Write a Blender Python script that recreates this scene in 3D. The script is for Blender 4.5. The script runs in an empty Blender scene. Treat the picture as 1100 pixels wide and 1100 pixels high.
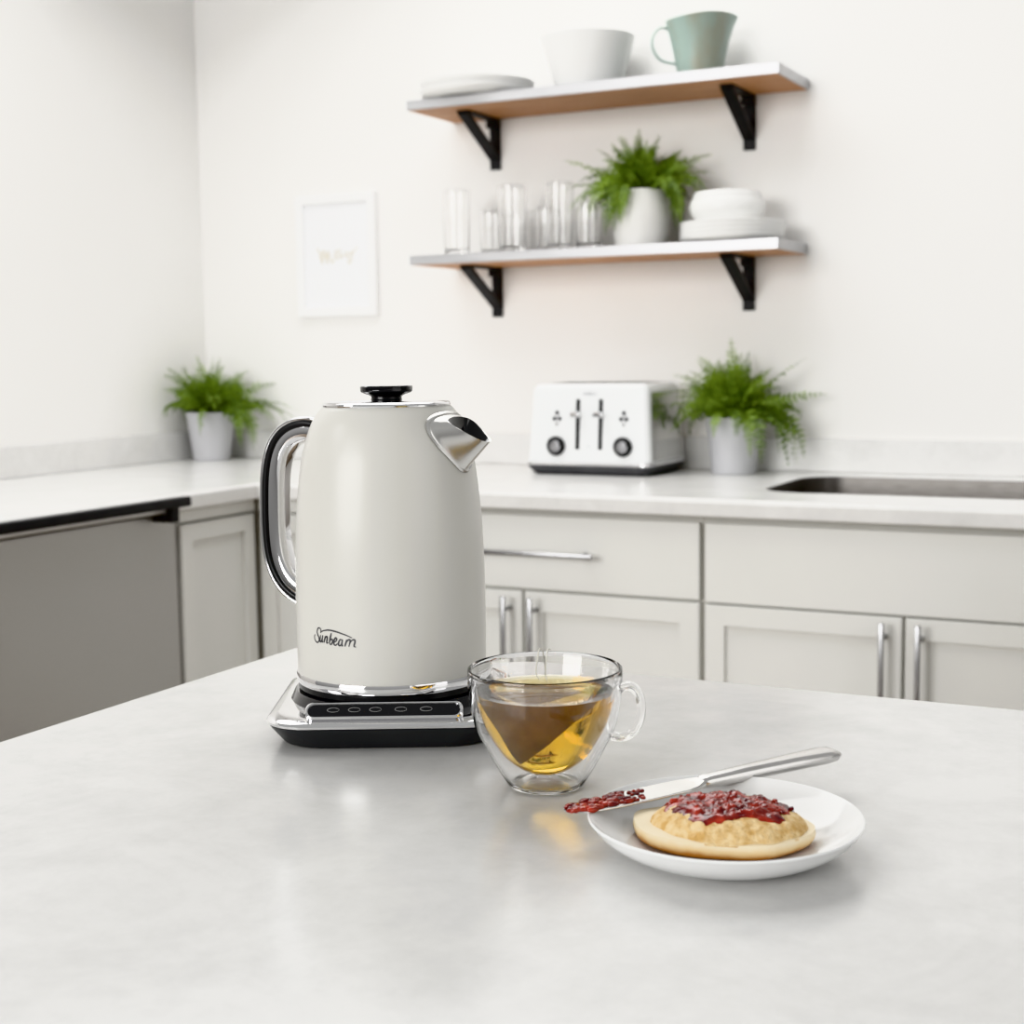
import bpy, bmesh, math, random
from math import sin, cos, pi, radians
from mathutils import Vector, Matrix

scn = bpy.context.scene
COL = scn.collection
ZI = 0.9                      # height of both worktops

# ------------------------------------------------------------------ materials
def mat(name, color=(.8, .8, .8), rough=.5, metal=0.0, spec=.5, trans=0.0, ior=1.45, coat=0.0, emit=None):
    m = bpy.data.materials.new(name); m.use_nodes = True
    b = m.node_tree.nodes['Principled BSDF']
    b.inputs['Base Color'].default_value = (*color, 1)
    b.inputs['Roughness'].default_value = rough
    b.inputs['Metallic'].default_value = metal
    b.inputs['Specular IOR Level'].default_value = spec
    b.inputs['Transmission Weight'].default_value = trans
    b.inputs['IOR'].default_value = ior
    b.inputs['Coat Weight'].default_value = coat
    return m

def noise_mat(name, c1, c2, scale=8.0, rough=.5, detail=4.0, lo=.35, hi=.65, bump=0.0, metal=0.0, stretch=(1, 1, 1), spec=.5, coat=0.0, bscale=None):
    m = mat(name, c1, rough, metal, spec, coat=coat)
    nt = m.node_tree; b = nt.nodes['Principled BSDF']
    tc = nt.nodes.new('ShaderNodeTexCoord'); mp = nt.nodes.new('ShaderNodeMapping')
    mp.inputs['Scale'].default_value = stretch
    n = nt.nodes.new('ShaderNodeTexNoise'); n.inputs['Scale'].default_value = scale; n.inputs['Detail'].default_value = detail
    r = nt.nodes.new('ShaderNodeValToRGB')
    r.color_ramp.elements[0].position = lo; r.color_ramp.elements[0].color = (*c1, 1)
    r.color_ramp.elements[1].position = hi; r.color_ramp.elements[1].color = (*c2, 1)
    L = nt.links.new
    L(tc.outputs['Object'], mp.inputs['Vector']); L(mp.outputs['Vector'], n.inputs['Vector'])
    L(n.outputs['Fac'], r.inputs['Fac']); L(r.outputs['Color'], b.inputs['Base Color'])
    if bump:
        n2 = nt.nodes.new('ShaderNodeTexNoise'); n2.inputs['Scale'].default_value = bscale or scale * 2; n2.inputs['Detail'].default_value = 5
        L(mp.outputs['Vector'], n2.inputs['Vector'])
        bp = nt.nodes.new('ShaderNodeBump'); bp.inputs['Strength'].default_value = bump; bp.inputs['Distance'].default_value = .002
        L(n2.outputs['Fac'], bp.inputs['Height']); L(bp.outputs['Normal'], b.inputs['Normal'])
    return m

def quartz_mat(name, base, dark):
    m = mat(name, base, .28)
    nt = m.node_tree; b = nt.nodes['Principled BSDF']; L = nt.links.new
    tc = nt.nodes.new('ShaderNodeTexCoord')
    n1 = nt.nodes.new('ShaderNodeTexNoise'); n1.inputs['Scale'].default_value = 9; n1.inputs['Detail'].default_value = 8; n1.inputs['Roughness'].default_value = .65
    n1.inputs['Distortion'].default_value = .6
    n2 = nt.nodes.new('ShaderNodeTexNoise'); n2.inputs['Scale'].default_value = 45; n2.inputs['Detail'].default_value = 6; n2.inputs['Roughness'].default_value = .7
    mx = nt.nodes.new('ShaderNodeMath'); mx.operation = 'MULTIPLY_ADD'; mx.inputs[1].default_value = .45
    L(tc.outputs['Object'], n1.inputs['Vector']); L(tc.outputs['Object'], n2.inputs['Vector'])
    L(n2.outputs['Fac'], mx.inputs[0]); L(n1.outputs['Fac'], mx.inputs[2])
    r = nt.nodes.new('ShaderNodeValToRGB')
    r.color_ramp.elements[0].position = .50; r.color_ramp.elements[0].color = (*dark, 1)
    r.color_ramp.elements[1].position = .84; r.color_ramp.elements[1].color = (*base, 1)
    L(mx.outputs[0], r.inputs['Fac']); L(r.outputs['Color'], b.inputs['Base Color'])
    b.inputs['Roughness'].default_value = .22
    return m

M = {}
M['wall'] = noise_mat('wall_paint', (.868, .858, .842), (.882, .872, .856), 3, .65, bump=.02, bscale=250)
M['floor'] = noise_mat('floor_boards', (.22, .17, .13), (.30, .24, .18), 6, .4, stretch=(.6, 6, 1))
M['quartz'] = quartz_mat('white_quartz', (.745, .74, .73), (.665, .66, .65))
M['island'] = quartz_mat('island_quartz', (.68, .675, .665), (.575, .572, .565))
for _k, _v in (('Coat Weight', .25), ('Coat Roughness', .16)): M['island'].node_tree.nodes['Principled BSDF'].inputs[_k].default_value = _v
M['cabinet'] = noise_mat('cabinet_paint', (.73, .73, .705), (.745, .745, .72), 5, .42)
M['cabframe'] = noise_mat('cabinet_frame_paint', (.58, .57, .53), (.61, .60, .56), 5, .5)
M['kickdark'] = noise_mat('kick_board', (.10, .10, .10), (.13, .13, .13), 5, .6)
M['chrome'] = noise_mat('polished_chrome', (.82, .82, .83), (.84, .84, .85), 4, .045, metal=1.0)
M['satin'] = noise_mat('satin_chrome', (.72, .715, .70), (.75, .745, .73), 6, .25, metal=1.0)
M['steel'] = noise_mat('brushed_steel', (.60, .59, .58), (.68, .67, .66), 40, .27, metal=1.0, stretch=(1, 12, 12))
M['knifesteel'] = noise_mat('cutlery_steel', (.66, .65, .63), (.74, .73, .71), 60, .2, metal=1.0, stretch=(1, 14, 14))
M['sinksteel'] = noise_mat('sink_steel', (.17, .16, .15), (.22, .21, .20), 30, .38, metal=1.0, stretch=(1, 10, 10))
M['handlesteel'] = noise_mat('handle_steel', (.30, .30, .31), (.36, .36, .37), 50, .28, metal=1.0)
M['darksteel'] = noise_mat('dark_stainless', (.42, .41, .40), (.47, .46, .45), 40, .4, metal=.7, stretch=(1, 10, 10))
M['kettle'] = noise_mat('kettle_enamel', (.60, .59, .555), (.61, .60, .565), 6, .30, spec=.45)
M['black'] = noise_mat('black_plastic', (.014, .014, .015), (.018, .018, .019), 20, .25, spec=.4)
M['grip'] = noise_mat('dark_grip', (.013, .013, .014), (.017, .017, .018), 20, .30, spec=.35)
M['plinth'] = noise_mat('charcoal_plastic', (.042, .043, .045), (.048, .049, .051), 20, .42, spec=.3)
M['blackglass'] = noise_mat('black_glass', (.012, .012, .014), (.016, .016, .018), 20, .05, coat=.6)
M['icon'] = noise_mat('icon_print', (.20, .20, .20), (.24, .24, .24), 20, .4)
M['logo'] = noise_mat('logo_ink', (.045, .045, .05), (.06, .06, .065), 30, .4)
M['darkbtn'] = noise_mat('dark_button', (.05, .05, .055), (.07, .07, .075), 30, .35)
M['greyink'] = noise_mat('grey_ink', (.25, .25, .27), (.32, .32, .34), 30, .4)
M['iron'] = noise_mat('black_iron', (.022, .022, .024), (.028, .028, .030), 30, .5, spec=.3)
M['shelfwood'] = noise_mat('shelf_plywood', (.47, .23, .11), (.58, .31, .16), 10, .55, stretch=(.6, 7, 7))
M['shelfedge'] = noise_mat('shelf_metal_edge', (.40, .40, .41), (.47, .47, .48), 18, .30, metal=.65, stretch=(.4, 6, 6))
M['china'] = noise_mat('white_china', (.80, .80, .79), (.82, .82, .81), 6, .18, spec=.5)
M['plate'] = noise_mat('plate_glaze', (.78, .785, .785), (.80, .805, .805), 6, .10, spec=.5)
M['teal'] = noise_mat('teal_glaze', (.31, .40, .36), (.31, .26, .18), 14, .35, detail=6, lo=.48, hi=.78, bump=.25, stretch=(1, 1, .45))
M['potgrey'] = noise_mat('grey_pot', (.52, .52, .545), (.55, .55, .575), 8, .5)
M['potwhite'] = noise_mat('white_pot', (.76, .75, .73), (.80, .79, .77), 8, .45)
M['soil'] = noise_mat('potting_soil', (.02, .014, .008), (.06, .04, .025), 60, .95)
M['frame'] = noise_mat('white_frame', (.88, .88, .88), (.90, .90, .90), 8, .4)
M['paper'] = noise_mat('white_print', (.83, .835, .85), (.85, .855, .87), 8, .6)
M['gold'] = noise_mat('pale_gold_ink', (.50, .45, .33), (.58, .53, .41), 30, .5)
M['toaster'] = noise_mat('white_enamel', (.75, .76, .765), (.77, .78, .785), 6, .16, spec=.5)
M['toastside'] = noise_mat('polished_steel', (.62, .62, .61), (.66, .66, .65), 10, .12, metal=.85)
M['toastbase'] = noise_mat('toaster_base', (.055, .055, .06), (.07, .07, .075), 20, .35)
M['bag'] = noise_mat('teabag_gauze', (.34, .215, .045), (.48, .33, .10), 90, .8)
M['string'] = noise_mat('string_cotton', (.72, .70, .62), (.78, .76, .69), 60, .8)
M['sponge'] = noise_mat('muffin_crumb', (.58, .36, .13), (.82, .64, .37), 170, .75, bump=1.0, bscale=420)
M['glass'] = mat('clear_glass', (1, 1, 1), 0.0, trans=1.0, ior=1.40)
M['tumbler'] = mat('tumbler_glass', (1, 1, 1), 0.0, trans=1.0, ior=1.46)

def crust_mat():
    m = mat('muffin_crust', (.8, .6, .3), .6); nt = m.node_tree; b = nt.nodes['Principled BSDF']; L = nt.links.new
    tc = nt.nodes.new('ShaderNodeTexCoord'); sp = nt.nodes.new('ShaderNodeSeparateXYZ'); L(tc.outputs['Object'], sp.inputs[0])
    n = nt.nodes.new('ShaderNodeTexNoise'); n.inputs['Scale'].default_value = 70; n.inputs['Detail'].default_value = 5; L(tc.outputs['Object'], n.inputs['Vector'])
    a = nt.nodes.new('ShaderNodeMath'); a.operation = 'MULTIPLY_ADD'; a.inputs[1].default_value = .006; L(n.outputs['Fac'], a.inputs[0]); L(sp.outputs['Z'], a.inputs[2])
    r = nt.nodes.new('ShaderNodeValToRGB'); e = r.color_ramp.elements
    mr = nt.nodes.new('ShaderNodeMapRange'); mr.inputs['From Min'].default_value = 0; mr.inputs['From Max'].default_value = .0135
    L(a.outputs[0], mr.inputs['Value']); L(mr.outputs['Result'], r.inputs['Fac'])
    e[0].position = .46; e[0].color = (.50, .21, .05, 1); e[1].position = .95; e[1].color = (.86, .75, .55, 1)
    k = r.color_ramp.elements.new(.70); k.color = (.80, .60, .32, 1)
    L(r.outputs['Color'], b.inputs['Base Color'])
    bp = nt.nodes.new('ShaderNodeBump'); bp.inputs['Strength'].default_value = .3; bp.inputs['Distance'].default_value = .001
    n2 = nt.nodes.new('ShaderNodeTexNoise'); n2.inputs['Scale'].default_value = 300; L(tc.outputs['Object'], n2.inputs['Vector'])
    L(n2.outputs['Fac'], bp.inputs['Height']); L(bp.outputs['Normal'], b.inputs['Normal'])
    return m
M['crust'] = crust_mat()

def jam_mat():
    m = mat('berry_jam', (.30, .012, .016), .16, spec=.5, coat=.1); nt = m.node_tree; b = nt.nodes['Principled BSDF']; L = nt.links.new
    tc = nt.nodes.new('ShaderNodeTexCoord'); n = nt.nodes.new('ShaderNodeTexNoise'); n.inputs['Scale'].default_value = 130; n.inputs['Detail'].default_value = 4
    L(tc.outputs['Object'], n.inputs['Vector'])
    r = nt.nodes.new('ShaderNodeValToRGB'); e = r.color_ramp.elements
    e[0].position = .36; e[0].color = (.08, .004, .008, 1); e[1].position = .70; e[1].color = (.42, .055, .035, 1)
    L(n.outputs['Fac'], r.inputs['Fac']); L(r.outputs['Color'], b.inputs['Base Color'])
    bp = nt.nodes.new('ShaderNodeBump'); bp.inputs['Strength'].default_value = .25; bp.inputs['Distance'].default_value = .0015
    n2 = nt.nodes.new('ShaderNodeTexNoise'); n2.inputs['Scale'].default_value = 320; n2.inputs['Detail'].default_value = 3; L(tc.outputs['Object'], n2.inputs['Vector'])
    L(n2.outputs['Fac'], bp.inputs['Height']); L(bp.outputs['Normal'], b.inputs['Normal'])
    b.inputs['Subsurface Weight'].default_value = .15
    b.inputs['Subsurface Radius'].default_value = (.004, .0008, .0006)
    return m
M['jam'] = jam_mat()

def leaf_mat():
    m = bpy.data.materials.new('fern_leaf'); m.use_nodes = True; nt = m.node_tree; L = nt.links.new
    b = nt.nodes['Principled BSDF']; out = nt.nodes['Material Output']
    at = nt.nodes.new('ShaderNodeAttribute'); at.attribute_name = 'tone'
    r = nt.nodes.new('ShaderNodeValToRGB'); e = r.color_ramp.elements
    e[0].position = 0; e[0].color = (.045, .090, .020, 1); e[1].position = 1; e[1].color = (.27, .39, .075, 1)
    L(at.outputs['Fac'], r.inputs['Fac']); L(r.outputs['Color'], b.inputs['Base Color']); b.inputs['Roughness'].default_value = .5
    t = nt.nodes.new('ShaderNodeBsdfTranslucent'); L(r.outputs['Color'], t.inputs['Color'])
    mx = nt.nodes.new('ShaderNodeMixShader'); mx.inputs[0].default_value = .28
    L(b.outputs[0], mx.inputs[1]); L(t.outputs[0], mx.inputs[2]); L(mx.outputs[0], out.inputs['Surface'])
    return m
M['leaf'] = leaf_mat()

def tea_mat():
    m = mat('black_tea', (1, .97, .86), 0.0, trans=1.0, ior=1.33); nt = m.node_tree; out = nt.nodes['Material Output']
    va = nt.nodes.new('ShaderNodeVolumeAbsorption'); va.inputs['Color'].default_value = (.92, .765, .0, 1); va.inputs['Density'].default_value = 50
    vs = nt.nodes.new('ShaderNodeVolumeScatter'); vs.inputs['Color'].default_value = (.80, .55, .22, 1); vs.inputs['Density'].default_value = 1.5
    ad = nt.nodes.new('ShaderNodeAddShader')
    nt.links.new(va.outputs[0], ad.inputs[0]); nt.links.new(vs.outputs[0], ad.inputs[1]); nt.links.new(ad.outputs[0], out.inputs['Volume'])
    return m
M['tea'] = tea_mat()

# ------------------------------------------------------------------ mesh helpers
def obj(name, bm, m, parent=None, smooth=True, angle=35, loc=None, rotz=None):
    me = bpy.data.meshes.new(name)
    bmesh.ops.recalc_face_normals(bm, faces=bm.faces[:]) if not getattr(bm, '_keep', False) and name not in KEEP else None
    bm.to_mesh(me); bm.free()
    for mm in (m if isinstance(m, (list, tuple)) else [m]): me.materials.append(mm)
    if smooth:
        for p in me.polygons: p.use_smooth = True
        me.set_sharp_from_angle(angle=radians(angle))
    o = bpy.data.objects.new(name, me); COL.objects.link(o)
    if smooth and name in FLATTISH:      # big flat faces keep their own normal, only the rounded edges blend
        wn = o.modifiers.new('face_weighted', 'WEIGHTED_NORMAL'); wn.weight = 100; wn.keep_sharp = True
    if parent is not None: o.parent = parent
    if loc is not None: o.location = loc
    if rotz is not None: o.rotation_euler = (0, 0, rotz)
    return o
KEEP = set()
FLATTISH = {'worktop', 'slab', 'upstand', 'door', 'drawer', 'drawer_front', 'top_rail', 'frame', 'shell', 'base', 'trim_band', 'plinth', 'deck', 'control_panel', 'body', 'blade'}

def tag(o, label, cat, group=None, kind=None):
    o['label'] = label; o['category'] = cat
    if group: o['group'] = group
    if kind: o['kind'] = kind
    return o
def thing(name, label, cat, loc=(0, 0, 0), rotz=0, group=None):
    o = bpy.data.objects.new(name, None); COL.objects.link(o)
    o.location = loc; o.rotation_euler = (0, 0, rotz); o.empty_display_size = .05
    return tag(o, label, cat, group)
def structure(name, bm, m, parent=None, label=None, **k):
    o = obj(name, bm, m, parent, **k)
    if parent is None: o['kind'] = 'structure'
    return o
def dup(root, loc, label, rotz=None):
    r = root.copy(); COL.objects.link(r); r.location = loc; r['label'] = label
    if rotz is not None: r.rotation_euler = (0, 0, rotz)
    for ch in list(root.children):
        c = ch.copy(); COL.objects.link(c); c.parent = r
        for g in list(ch.children):
            d = g.copy(); COL.objects.link(d); d.parent = c
    return r

def box(bm, x0, x1, y0, y1, z0, z1, bev=0.0, seg=2):
    r = bmesh.ops.create_cube(bm, size=1.0)
    vs = r['verts']
    for v in vs:
        v.co = Vector(((x0 + x1) / 2 + v.co.x * (x1 - x0), (y0 + y1) / 2 + v.co.y * (y1 - y0), (z0 + z1) / 2 + v.co.z * (z1 - z0)))
    if bev:
        es = list({e for v in vs for e in v.link_edges})
        bmesh.ops.bevel(bm, geom=es, offset=bev, segments=seg, affect='EDGES', profile=.5)
    return bm
def bbox(*a, **k): return box(bmesh.new(), *a, **k)

def lathe(bm, prof, seg=64, sx=1.0, sy=1.0, cx=0, cy=0):
    rings = []
    for (r, z) in prof:
        if r < 1e-6: rings.append([bm.verts.new((cx, cy, z))])
        else: rings.append([bm.verts.new((cx + r * sx * cos(2 * pi * i / seg), cy + r * sy * sin(2 * pi * i / seg), z)) for i in range(seg)])
    for a, b in zip(rings, rings[1:]):
        for i in range(seg):
            j = (i + 1) % seg
            if len(a) == 1 and len(b) == 1: continue
            if len(a) == 1: bm.faces.new((a[0], b[j], b[i]))
            elif len(b) == 1: bm.faces.new((a[i], a[j], b[0]))
            else: bm.faces.new((a[i], a[j], b[j], b[i]))
    return bm
def blathe(prof, **k): return lathe(bmesh.new(), prof, **k)

def spline(pts, n):
    """Catmull-Rom through pts (tuples), n samples per span"""
    P = [Vector(p) for p in pts]; P = [P[0] * 2 - P[1]] + P + [P[-1] * 2 - P[-2]]
    out = []
    for i in range(1, len(P) - 2):
        a, b, c, d = P[i - 1], P[i], P[i + 1], P[i + 2]
        for k in range(n):
            t = k / n
            out.append(.5 * ((2 * b) + (c - a) * t + (2 * a - 5 * b + 4 * c - d) * t * t + (3 * b - a - 3 * c + d) * t ** 3))
    out.append(P[-2]); return out

def sweep(bm, path, section, up=Vector((0, 1, 0)), closed_section=True, caps=True, scale=None):
    """section: list of (a, b): a along 'up', b along normal = tangent x up"""
    rings = []
    n = len(path)
    for i, p in enumerate(path):
        t = (path[min(i + 1, n - 1)] - path[max(i - 1, 0)]).normalized()
        nn = t.cross(up).normalized(); u = nn.cross(t).normalized()
        s = scale(i / (n - 1)) if scale else 1.0
        rings.append([bm.verts.new(p + u * a * s + nn * b * s) for a, b in section])
    m = len(section)
    for r0, r1 in zip(rings, rings[1:]):
        for i in range(m):
            j = (i + 1) % m
            bm.faces.new((r0[i], r0[j], r1[j], r1[i]))
    if caps:
        bm.faces.new(rings[0][::-1]); bm.faces.new(rings[-1])
    return bm
def circle_sec(r, n=10): return [(r * cos(2 * pi * i / n), r * sin(2 * pi * i / n)) for i in range(n)]
def rr_pts(hx, hy, r, seg=8):
    out = []
    for cx, cy, a0 in ((hx - r, hy - r, 0), (-hx + r, hy - r, 90), (-hx + r, -hy + r, 180), (hx - r, -hy + r, 270)):
        for k in range(seg + 1):
            a = radians(a0 + 90 * k / seg); out.append((cx + r * cos(a), cy + r * sin(a)))
    return out
def loft(bm, loops, cap0=True, cap1=True):
    R = [[bm.verts.new(p) for p in L] for L in loops]
    n = len(R[0])
    for a, b in zip(R, R[1:]):
        for i in range(n):
            j = (i + 1) % n; bm.faces.new((a[i], a[j], b[j], b[i]))
    if cap0: bm.faces.new(R[0][::-1])
    if cap1: bm.faces.new(R[-1])
    return bm
def rr_loft(specs, seg=8, **k):
    return loft(bmesh.new(), [[(x, y, z) for x, y in rr_pts(hx, hy, r, seg)] for hx, hy, r, z in specs], **k)

def ribbon(bm, pts2d, width, mapf, n=6):
    """a pen stroke: spline through 2d points drawn as a thin strip on a surface given by mapf(u, v)"""
    sp = spline([(p[0], p[1], 0) for p in pts2d], n) if len(pts2d) > 2 else [Vector((p[0], p[1], 0)) for p in pts2d]
    L = len(sp); prev = None
    for i, p in enumerate(sp):
        t = sp[min(i + 1, L - 1)] - sp[max(i - 1, 0)]
        if t.length < 1e-9: t = Vector((1, 0, 0))
        t.normalize(); nrm = Vector((-t.y, t.x, 0)); f = i / max(L - 1, 1)
        w = width * (.55 + .45 * sin(pi * min(max(f, .0), 1.0)))
        a = bm.verts.new(mapf(p.x + nrm.x * w / 2, p.y + nrm.y * w / 2)); b = bm.verts.new(mapf(p.x - nrm.x * w / 2, p.y - nrm.y * w / 2))
        if prev: bm.faces.new((prev[0], prev[1], b, a))
        prev = (a, b)

# lettering of the maker's word mark, drawn as strokes (x right, y down)
WORD = [
    (8, [(302, 226), (290, 240), (295, 215), (275, 195), (252, 202), (240, 232), (248, 262), (264, 292), (262, 320), (238, 335), (213, 322), (199, 300), (198, 275), (212, 262)]),
    (9, [(286, 232), (340, 217), (400, 212), (470, 222), (540, 241), (600, 261), (652, 283)]),
    (10, [(288, 262), (281, 290), (278, 316), (290, 326), (304, 308), (316, 268)]), (10, [(318, 262), (310, 300), (309, 324), (322, 322)]),
    (10, [(352, 268), (342, 300), (332, 332)]), (10, [(340, 305), (358, 277), (374, 274), (374, 296), (366, 328), (376, 334), (384, 328)]),
    (11, [(428, 238), (412, 285), (400, 335)]), (10, [(400, 335), (418, 346), (436, 326), (438, 302), (422, 298), (408, 312)]),
    (10, [(455, 326), (482, 310), (488, 290), (472, 284), (455, 310), (455, 342), (474, 352), (494, 336)]),
    (10, [(546, 302), (526, 298), (508, 325), (508, 350), (526, 353), (544, 328)]), (10, [(553, 296), (544, 332), (545, 356), (555, 352)]),
    (10, [(596, 298), (586, 330), (574, 364)]), (10, [(583, 336), (606, 306), (627, 300), (630, 318), (616, 366)]),
    (10, [(624, 334), (650, 306), (676, 302), (679, 326), (669, 360), (688, 370)]),
]
def word_mesh(mapf):
    """mapf takes u in 0..1 along the word, v = height above the baseline in word widths"""
    bm = bmesh.new()
    W = 495.0
    base = lambda x: 335 + (x - 215) * (367 - 335) / 475.0
    for w, pts in WORD:
        q = [((x - 198) / W, (base(x) - y) / W) for x, y in pts]
        ribbon(bm, q, w / W * 1.65, mapf)
    return bm

# ------------------------------------------------------------------ the room
WY, WX = 3.26, -2.62
structure('floor', bbox(-2.8, 2.0, -2.2, 3.4, -.05, 0), M['floor'], smooth=False)
structure('wall_back', bbox(WX - .1, 2.0, WY, WY + .1, 0, 2.75), M['wall'], smooth=False)
structure('wall_left', bbox(WX - .1, WX, .2, WY, 0, 2.75), M['wall'], smooth=False)

# ------------------------------------------------------------------ worktops
CT, CB = ZI, .865            # top, underside
FX, FY = -1.95, 2.585        # front edges of the left and back runs
def bullnose_path(profile, path_pts):
    """extrude an edge profile (d outwards, z) along an L path with mitred inner corner; path_pts: list of (x, y, nx, ny)"""
    bm = bmesh.new()
    return loft(bm, [[(x + nx * d, y + ny * d, z) for d, z in profile] for x, y, nx, ny in path_pts])

wt = thing('kitchen_worktop', 'long white stone worktop along the back and left walls with low upstand', 'worktop', (0, 0, 0))
bm = bmesh.new()
SX0, SX1, SY0, SY1 = -.872, -.30, 2.757, 3.150
g = .02
# surface with a sink cut-out: an outer L outline and a rounded inner outline, filled between
XR = 1.3
outer = [(WX, 1.715), (FX - g, 1.715), (FX - g, FY + g), (XR, FY + g), (XR, WY), (WX, WY)]
hc = ((SX0 + SX1) / 2, (SY0 + SY1) / 2)
hole = [(hc[0] + x, hc[1] + y) for x, y in rr_pts((SX1 - SX0) / 2, (SY1 - SY0) / 2, .085, 8)]
def ring_edges(pts, z):
    vs = [bm.verts.new((x, y, z)) for x, y in pts]
    return vs, [bm.edges.new((vs[i], vs[(i + 1) % len(vs)])) for i in range(len(vs))]
for z in (CT, CB):
    v1, e1 = ring_edges(outer, z); v2, e2 = ring_edges(hole, z)
    bmesh.ops.triangle_fill(bm, use_beauty=True, use_dissolve=False, edges=e1 + e2)
    if z == CT: top_o, top_h = v1, v2
    else:
        for A, B in ((top_o, v1), (top_h, v2)):
            for i in range(len(A)):
                j = (i + 1) % len(A); bm.faces.new((A[i], A[j], B[j], B[i]))
prof = [(-.001, CT)] + [(g - .008 + .008 * sin(a), CT - .008 + .008 * cos(a)) for a in [radians(k * 15) for k in range(7)]] + [(g - .005 + .005 * cos(a), CB + .005 - .005 * sin(a)) for a in [radians(k * 30) for k in range(4)]] + [(-.001, CB)]
path = [(FX - g, 1.715, 1, 0), (FX - g, FY + g, 1, -1), (XR, FY + g, 0, -1)]
bm2 = bullnose_path(prof, path)
tmp = bpy.data.meshes.new('t'); bm2.to_mesh(tmp); bm2.free(); bm.from_mesh(tmp); bpy.data.meshes.remove(tmp)
obj('slab', bm, M['quartz'], wt, angle=40)
bm = bmesh.new()
box(bm, WX + .02, XR, WY - .02, WY, CT, CT + .076, .003)
box(bm, WX, WX + .02, 1.715, WY, CT, CT + .076, .003)
obj('upstand', bm, M['quartz'], wt)

# sink
sk = thing('kitchen_sink', 'stainless steel sink set into the back worktop right of the fern', 'sink', (hc[0], hc[1], CT - .2))
hx, hy = (SX1 - SX0) / 2, (SY1 - SY0) / 2
bm = loft(bmesh.new(), [[(x, y, z) for x, y in rr_pts(a, b, r, 8)] for a, b, r, z in (
    (hx - .0006, hy - .0006, .085, .163), (hx - .0006, hy - .0006, .085, .1985), (hx - .003, hy - .003, .083, .1985), (hx - .004, hy - .004, .083, .15), (hx - .008, hy - .008, .08, .03), (hx - .03, hy - .03, .07, .006), (hx - .06, hy - .06, .05, 0))], cap0=False)
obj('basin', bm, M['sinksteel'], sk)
obj('drain', blathe([(0, .004), (.03, .004), (.042, .003), (.045, .0)], seg=32), M['chrome'], sk)

# ------------------------------------------------------------------ cabinets
def shaker(x0, x1, z0, z1, y0=2.605, y1=2.623, rail=.057, rec=.009):
    """recessed-panel front facing -Y"""
    bm = bbox(x0, x1, y0, y1, z0, z1)
    f = min(bm.faces, key=lambda f: f.calc_center_median().y)
    bmesh.ops.inset_individual(bm, faces=[f], thickness=rail)
    r = bmesh.ops.extrude_face_region(bm, geom=[f])
    bmesh.ops.delete(bm, geom=[f], context='FACES')
    for v in r['geom']:
        if isinstance(v, bmesh.types.BMVert): v.co.y += rec
    oe = [e for e in bm.edges if all(abs(v.co.y - y0) < 1e-6 for v in e.verts) and (all(abs(v.co.x - x0) < 1e-6 for v in e.verts) or all(abs(v.co.x - x1) < 1e-6 for v in e.verts) or all(abs(v.co.z - z0) < 1e-6 for v in e.verts) or all(abs(v.co.z - z1) < 1e-6 for v in e.verts))]
    bmesh.ops.bevel(bm, geom=oe, offset=.002, segments=2, affect='EDGES')
    return bm
def turned(bm, rot, origin):
    bmesh.ops.rotate(bm, verts=bm.verts[:], cent=(0, 0, 0), matrix=Matrix.Rotation(rot, 3, 'Z'))
    bmesh.ops.translate(bm, verts=bm.verts[:], vec=origin); return bm
def bar_handle(x, z, length, vertical, y=2.605):
    bm = bmesh.new(); h = length / 2; yb = y - .034
    if vertical:
        box(bm, x - .0045, x + .0045, yb - .0045, yb + .0045, z - h, z + h, .0012)
        for s in (-1, 1): box(bm, x - .0035, x + .0035, yb, y + .001, z + s * (h - .028) - .0035, z + s * (h - .028) + .0035)
    else:
        box(bm, x - h, x + h, yb - .0045, yb + .0045, z - .0045, z + .0045, .0012)
        for s in (-1, 1): box(bm, x + s * (h - .028) - .0035, x + s * (h - .028) + .0035, yb, y + .001, z - .0035, z + .0035)
    return bm
CARB = .10
def carcass(x0, x1, parent, top=CB, yf=2.623):
    bm = bmesh.new(); box(bm, x0, x1, yf, WY - .002, CARB, top)
    obj('carcass', bm, M['cabframe'], parent, smooth=False)
    obj('kick_board', bbox(x0, x1, yf + .05, yf + .066, 0, CARB), M['kickdark'], parent, smooth=False)

# drawer cabinet (A)
xa0, xa1, xs = -1.685, -.933, -1.309
cA = thing('base_cabinet', 'off-white base cabinet with one wide drawer over two panelled doors behind the kettle', 'cabinet', (0, 0, 0), group='back run cabinets')
carcass(xa0 - .005, xa1 + .005, cA)
d = obj('drawer', bbox(xa0, xa1, 2.605, 2.622, .703, .852, .002), M['cabinet'], cA)
obj('handle', bar_handle(xs, .779, .335, False), M['handlesteel'], d)
for (a, b, hxp) in ((xa0, xs - .003, xs - .030), (xs + .003, xa1, xs + .030)):
    d = obj('door', shaker(a, b, .112, .697), M['cabinet'], cA)
    obj('handle', bar_handle(hxp, .595, .19, True), M['handlesteel'], d)
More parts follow.
